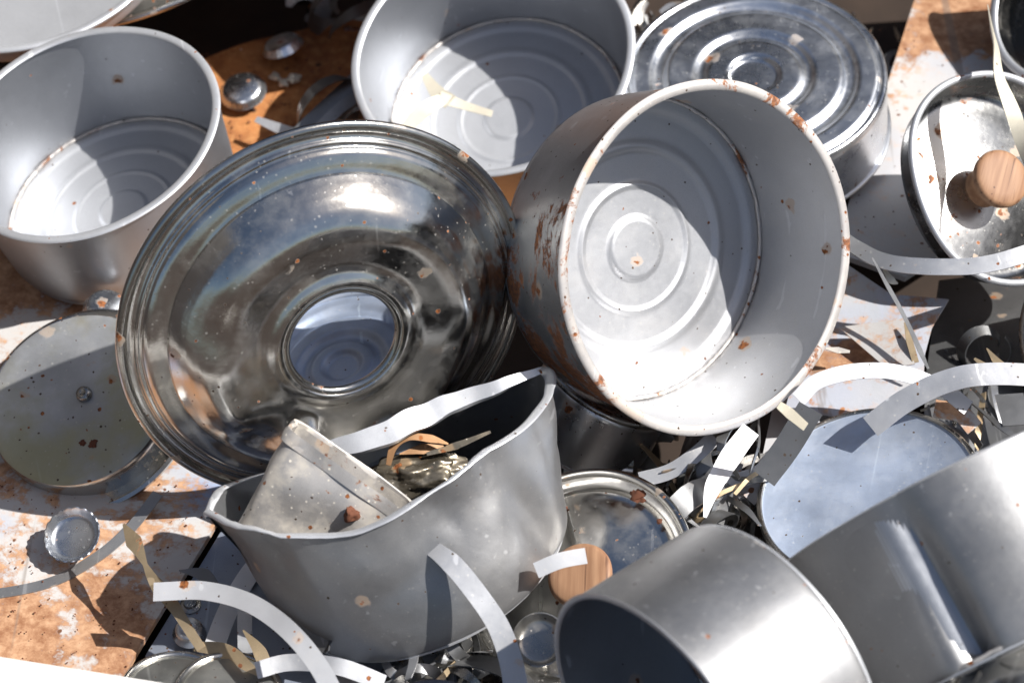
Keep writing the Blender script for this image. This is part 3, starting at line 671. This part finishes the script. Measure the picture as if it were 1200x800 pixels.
# scraps stuffed inside the crushed pot
strip([(455, 545, 0.083), (462, 522, 0.088), (480, 512, 0.09), (505, 514, 0.088), (525, 520, 0.084)], 9, 'orange', 'orange bent strip inside the crushed pot', tp=[.6, 1, .8, 1, .2], facing=.7)
strip([(468, 532, 0.08), (495, 526, 0.08), (520, 524, 0.078)], 12, 'orange', 'orange pointed leaf of metal under the bent strip inside the crushed pot', tp=[.1, 1, .3], facing=.7)
strip([(500, 532, 0.08), (535, 522, 0.082), (575, 506, 0.086)], 8, 'foil', 'thin dirty sliver beside the near lip of the crushed pot', facing=.7, tp=[.5, 1, .4])
def wad():
    bm = bmesh.new(); bmesh.ops.create_icosphere(bm, subdivisions=5, radius=1)
    for v in bm.verts:
        k = 1 + .28 * noise.noise(v.co * 2.1) + .16 * abs(noise.noise(v.co * 5)); v.co = Vector((v.co.x * .026 * k, v.co.y * .012 * k, v.co.z * .010 * k))
    o = mesh_obj('crumpled_foil', bm, M['foil']); o.location = P(488, 556, .066); o.rotation_euler = (.3, 0, .1)
    tag(o, 'crumpled dirty foil wad behind the tin pail inside the crushed pot', 'foil wad')
wad()
# folded lip of the crushed pot is a loose flattened strip of its wall
strip([(325, 542, 0.087), (400, 526, 0.092), (440, 512, 0.095), (490, 490, 0.097), (540, 468, 0.099), (590, 450, 0.101), (632, 433, 0.101)], 27, 'rim_clean', 'folded silver lip torn along the far edge of the crushed pot', tp=[.4, .8, 1, 1, .8, .5, .25], tilt=[-15, 10, 20, 5, 25, 10, -20], facing=.75, thick=.003, crumple=.006, name='torn_lip', cat='torn lip')

# ------------------------------------------------------------------ bottle caps
def cap(px, py, h, n, label, opened=True, r=.0158, lobes=1., mat='tin'):
    n = Vector(n).normalized(); x = (Vector((1, 0, 0)) - n * n.x).normalized(); y = n.cross(x)
    def df(v):
        rr = math.hypot(v.x, v.y); th = math.atan2(v.y, v.x); k = sm(.75 * r, r, rr)
        f = 1 + .022 * lobes * k * math.cos(21 * th) ; return Vector((v.x * f, v.y * f, v.z + .0006 * lobes * k * math.cos(21 * th)))
    H = .006
    prof = [(0, 0), (r * .66, 0), (r * .80, .0007), (r * .88, .0022), (r * .94, .0042), (r * 1.03, H), (r * .99, H + .0002), (r * .90, .0044), (r * .84, .0026), (r * .77, .0014), (r * .64, .0008), (0, .0008)]
    if not opened: prof = [(a, H - b) for a, b in prof]
    o = mesh_obj('bottle_cap', lathe(prof, 252, df), M[mat], M=mat4(P(px, py, h), (x, y, n)))
    return tag(o, label, 'bottle cap', None)
cap(88, 630, .016, (-.15, -.35, 1), 'crimped silver bottle cap open side up on the rusty painted sheet', lobes=.45)
cap(285, 108, .0, (-.1, -.2, 1), 'dull bottle cap lying face up on the orange rusted sheet', False, .0158, .15)
cap(332, 56, .002, (-.3, .2, 1), 'bottle cap at the shadow edge on the orange rusted sheet', False, .0145, .15)
cap(124, 362, .03, (.1, -.1, 1), 'bottle cap wedged under the upright pot at the left', False, .0135, .1)
cap(222, 742, .004, (.1, -.1, 1), 'small cap half hidden on the grey speckled panel', False, .009, 0)
cap(634, 752, .052, (-.2, -.4, 1), 'plain round cap resting in the knobbed lid', True, .0140, 0, 'chrome_dk')
for i, (px, py) in enumerate([(322, 90), (332, 97), (344, 92)]):
    o = mesh_obj('debris_chip', blob(.0035 + .001 * (i == 2), i + 2, .5), M['wheat']); o.location = P(px, py, -.006)
    tag(o, ['pale chip nearest the face up bottle cap on the orange sheet', 'middle pale chip on the orange sheet', 'largest cream chip right of the face up bottle cap on the orange sheet'][i], 'chip')

# ------------------------------------------------------------------ near ledge of the skip
def ledge():
    a, b = P(-400, 705, .075), P(330, 822, .075); d = (b - a).normalized(); s = Vector((d.y, -d.x, 0)).normalized()
    bm = bmesh.new(); pr = [(0, 0), (.004, .0025), (.03, .003), (.034, 0), (.034, -.13), (.03, -.13), (.03, -.003), (0, -.004)]
    A = [bm.verts.new(a + s * u + Vector((0, 0, w))) for u, w in pr]; B = [bm.verts.new(b + s * u + Vector((0, 0, w))) for u, w in pr]
    for i in range(len(pr)): j = (i + 1) % len(pr); bm.faces.new((A[i], A[j], B[j], B[i]))
    bm.faces.new(A); bm.faces.new(B)
    o = mesh_obj('white_ledge', bm, M['white'], smooth=False); tag(o, 'bright white painted edge running along the bottom left corner', 'ledge')
ledge()

# ------------------------------------------------------------------ small dark scraps filling the gaps of the heap
def curl(rad, w, turns, seedv):
    bm = bmesh.new(); rings = []; n = 26
    for i in range(n + 1):
        t = i / n; a = t * turns * 2 * PI; r = rad * (1 + .5 * t); z = .4 * rad * t * seedv
        c = Vector((r * math.cos(a), r * math.sin(a), z)); u = Vector((math.cos(a), math.sin(a), 0)); up = Vector((0, 0, 1)) * math.cos(seedv) + u * math.sin(seedv)
        ww = w * (1 - .7 * abs(2 * t - 1) ** 3) * .5; o = u * .0003
        rings.append([bm.verts.new(c - up * ww - o), bm.verts.new(c + up * ww - o), bm.verts.new(c + up * ww + o), bm.verts.new(c - up * ww + o)])
    for A, B in zip(rings, rings[1:]):
        for j in range(4): bm.faces.new((A[j], A[(j + 1) % 4], B[(j + 1) % 4], B[j]))
    bm.faces.new(rings[0]); bm.faces.new(rings[-1]); return bm
random.seed(21)
zones = [((600, 790, 480, 560), 14, -.01, 'small dark steel curl in the black gap under the tipped pot and the dark pan'),
         ((790, 900, 535, 640), 26, .004, 'small shiny steel curl in the gap between the knobbed lid and the blue grey disc'),
         ((430, 600, 750, 830), 22, .0, 'small steel curl in the gap below the crushed pot'),
         ((1100, 1200, 400, 560), 8, .0, 'small dark steel curl in the shade under the wide grey strip'),
         ((985, 1060, 0, 210), 20, .0, 'small dark steel curl between the upturned ridged pot and the white panel'),
         ((730, 800, -10, 40), 8, .02, 'small steel curl between the top centre pot and the upturned ridged pot'),
         ((370, 470, 100, 170), 5, .0, 'small dark curl on the orange sheet left of the top centre pot'),
         ((320, 420, -30, 40), 8, .0, 'small dark curl in the black shade at the top')]
base_curls = []
for k in range(6):
    bm = curl(.007 + .003 * (k % 3), .006 + .003 * (k % 2), .25 + .18 * k, .4 + .45 * k)
    me_o = mesh_obj('steel_curl', bm, M[['chrome', 'strap_dark', 'chrome_dk', 'strap', 'chrome_dk', 'strap_dark'][k]]); base_curls.append(me_o)
used = set()
for (x0, x1, y0, y1), cnt, h, lab in zones:
    for i in range(cnt):
        k = random.randrange(6); o = base_curls[k] if k not in used else base_curls[k].copy()
        if k in used: COL.objects.link(o)
        used.add(k)
        o.location = P(random.uniform(x0, x1), random.uniform(y0, y1), h + random.uniform(-.02, .018)); o.rotation_euler = (random.uniform(-1.5, 1.5), random.uniform(-1.5, 1.5), random.uniform(0, 6)); s = random.uniform(.7, 1.7) * (.55 if x0 in (1100, 985) else 1); o.scale = (s, s, s)
        tag(o, lab, 'steel curl', lab.replace('small ', '').replace('steel curl', 'steel curls').replace('dark curl', 'dark curls'))

# ------------------------------------------------------------------ grit and loose rust flakes
def grit():
    random.seed(5); bm = bmesh.new(); pts = []
    for i in range(260):
        px, py = random.uniform(-60, 250), random.uniform(560, 790); pts.append((P(px, py, .0052), random.uniform(.0002, .0008)))
    for i in range(380):
        px, py = random.uniform(230, 460), random.uniform(60, 260); pts.append((P(px, py, -.0078), random.uniform(.0003, .0013)))
    for i in range(160):
        px, py = random.uniform(960, 1200), random.uniform(-20, 300); pts.append((P(px, py, .0346), random.uniform(.0002, .0007)))
    for c, r0 in pts:
        n = 5; a0 = random.random() * 6; ring = [bm.verts.new(c + Vector((math.cos(a0 + k * 2 * PI / n), math.sin(a0 + k * 2 * PI / n), -.3)) * r0 * random.uniform(.6, 1.3)) for k in range(n)]
        t = bm.verts.new(c + Vector((random.uniform(-.3, .3), random.uniform(-.3, .3), random.uniform(.3, .8))) * r0)
        for k in range(n): bm.faces.new((ring[k], ring[(k + 1) % n], t))
    o = mesh_obj('rust_flakes', bm, M['rustcrumb'], smooth=False)
    tag(o, 'loose rust flakes and grit scattered over the rusty sheets', 'grit', kind='stuff')
grit()

# thin shredded offcuts tangled in the gaps
random.seed(33)
for (x0, x1, y0, y1, h, cnt, where) in ((770, 900, 520, 620, .022, 22, 'in the gap between the knobbed lid and the galvanised disc'),
                                        (450, 600, 762, 815, .012, 10, 'in the gap under the crushed pot'),
                                        (1090, 1200, 450, 520, .012, 8, 'under the wide grey arched strip')):
    for i in range(cnt):
        px, py = random.uniform(x0, x1), random.uniform(y0, y1); a = random.uniform(0, PI); L = random.uniform(22, 46); c2 = random.uniform(-14, 14)
        hh = h + random.uniform(-.01, .014)
        q = [(px - L * math.cos(a), py - L * math.sin(a), hh), (px - c2 * math.sin(a), py + c2 * math.cos(a), hh + .006), (px + L * math.cos(a), py + L * math.sin(a), hh + random.uniform(-.006, .012))]
        strip(q, random.choice((5, 8, 11)), random.choice(('strap_dark', 'strap', 'chrome_dk', 'strap_dark', 'strap_rust')), 'thin shredded steel sliver ' + where, name='steel_sliver', cat='sliver',
              tp=[random.uniform(.2, 1), 1, random.uniform(.1, .9)], facing=random.uniform(.2, 1), tilt=[random.uniform(-60, 60), random.uniform(-60, 60)], group='steel slivers ' + where)
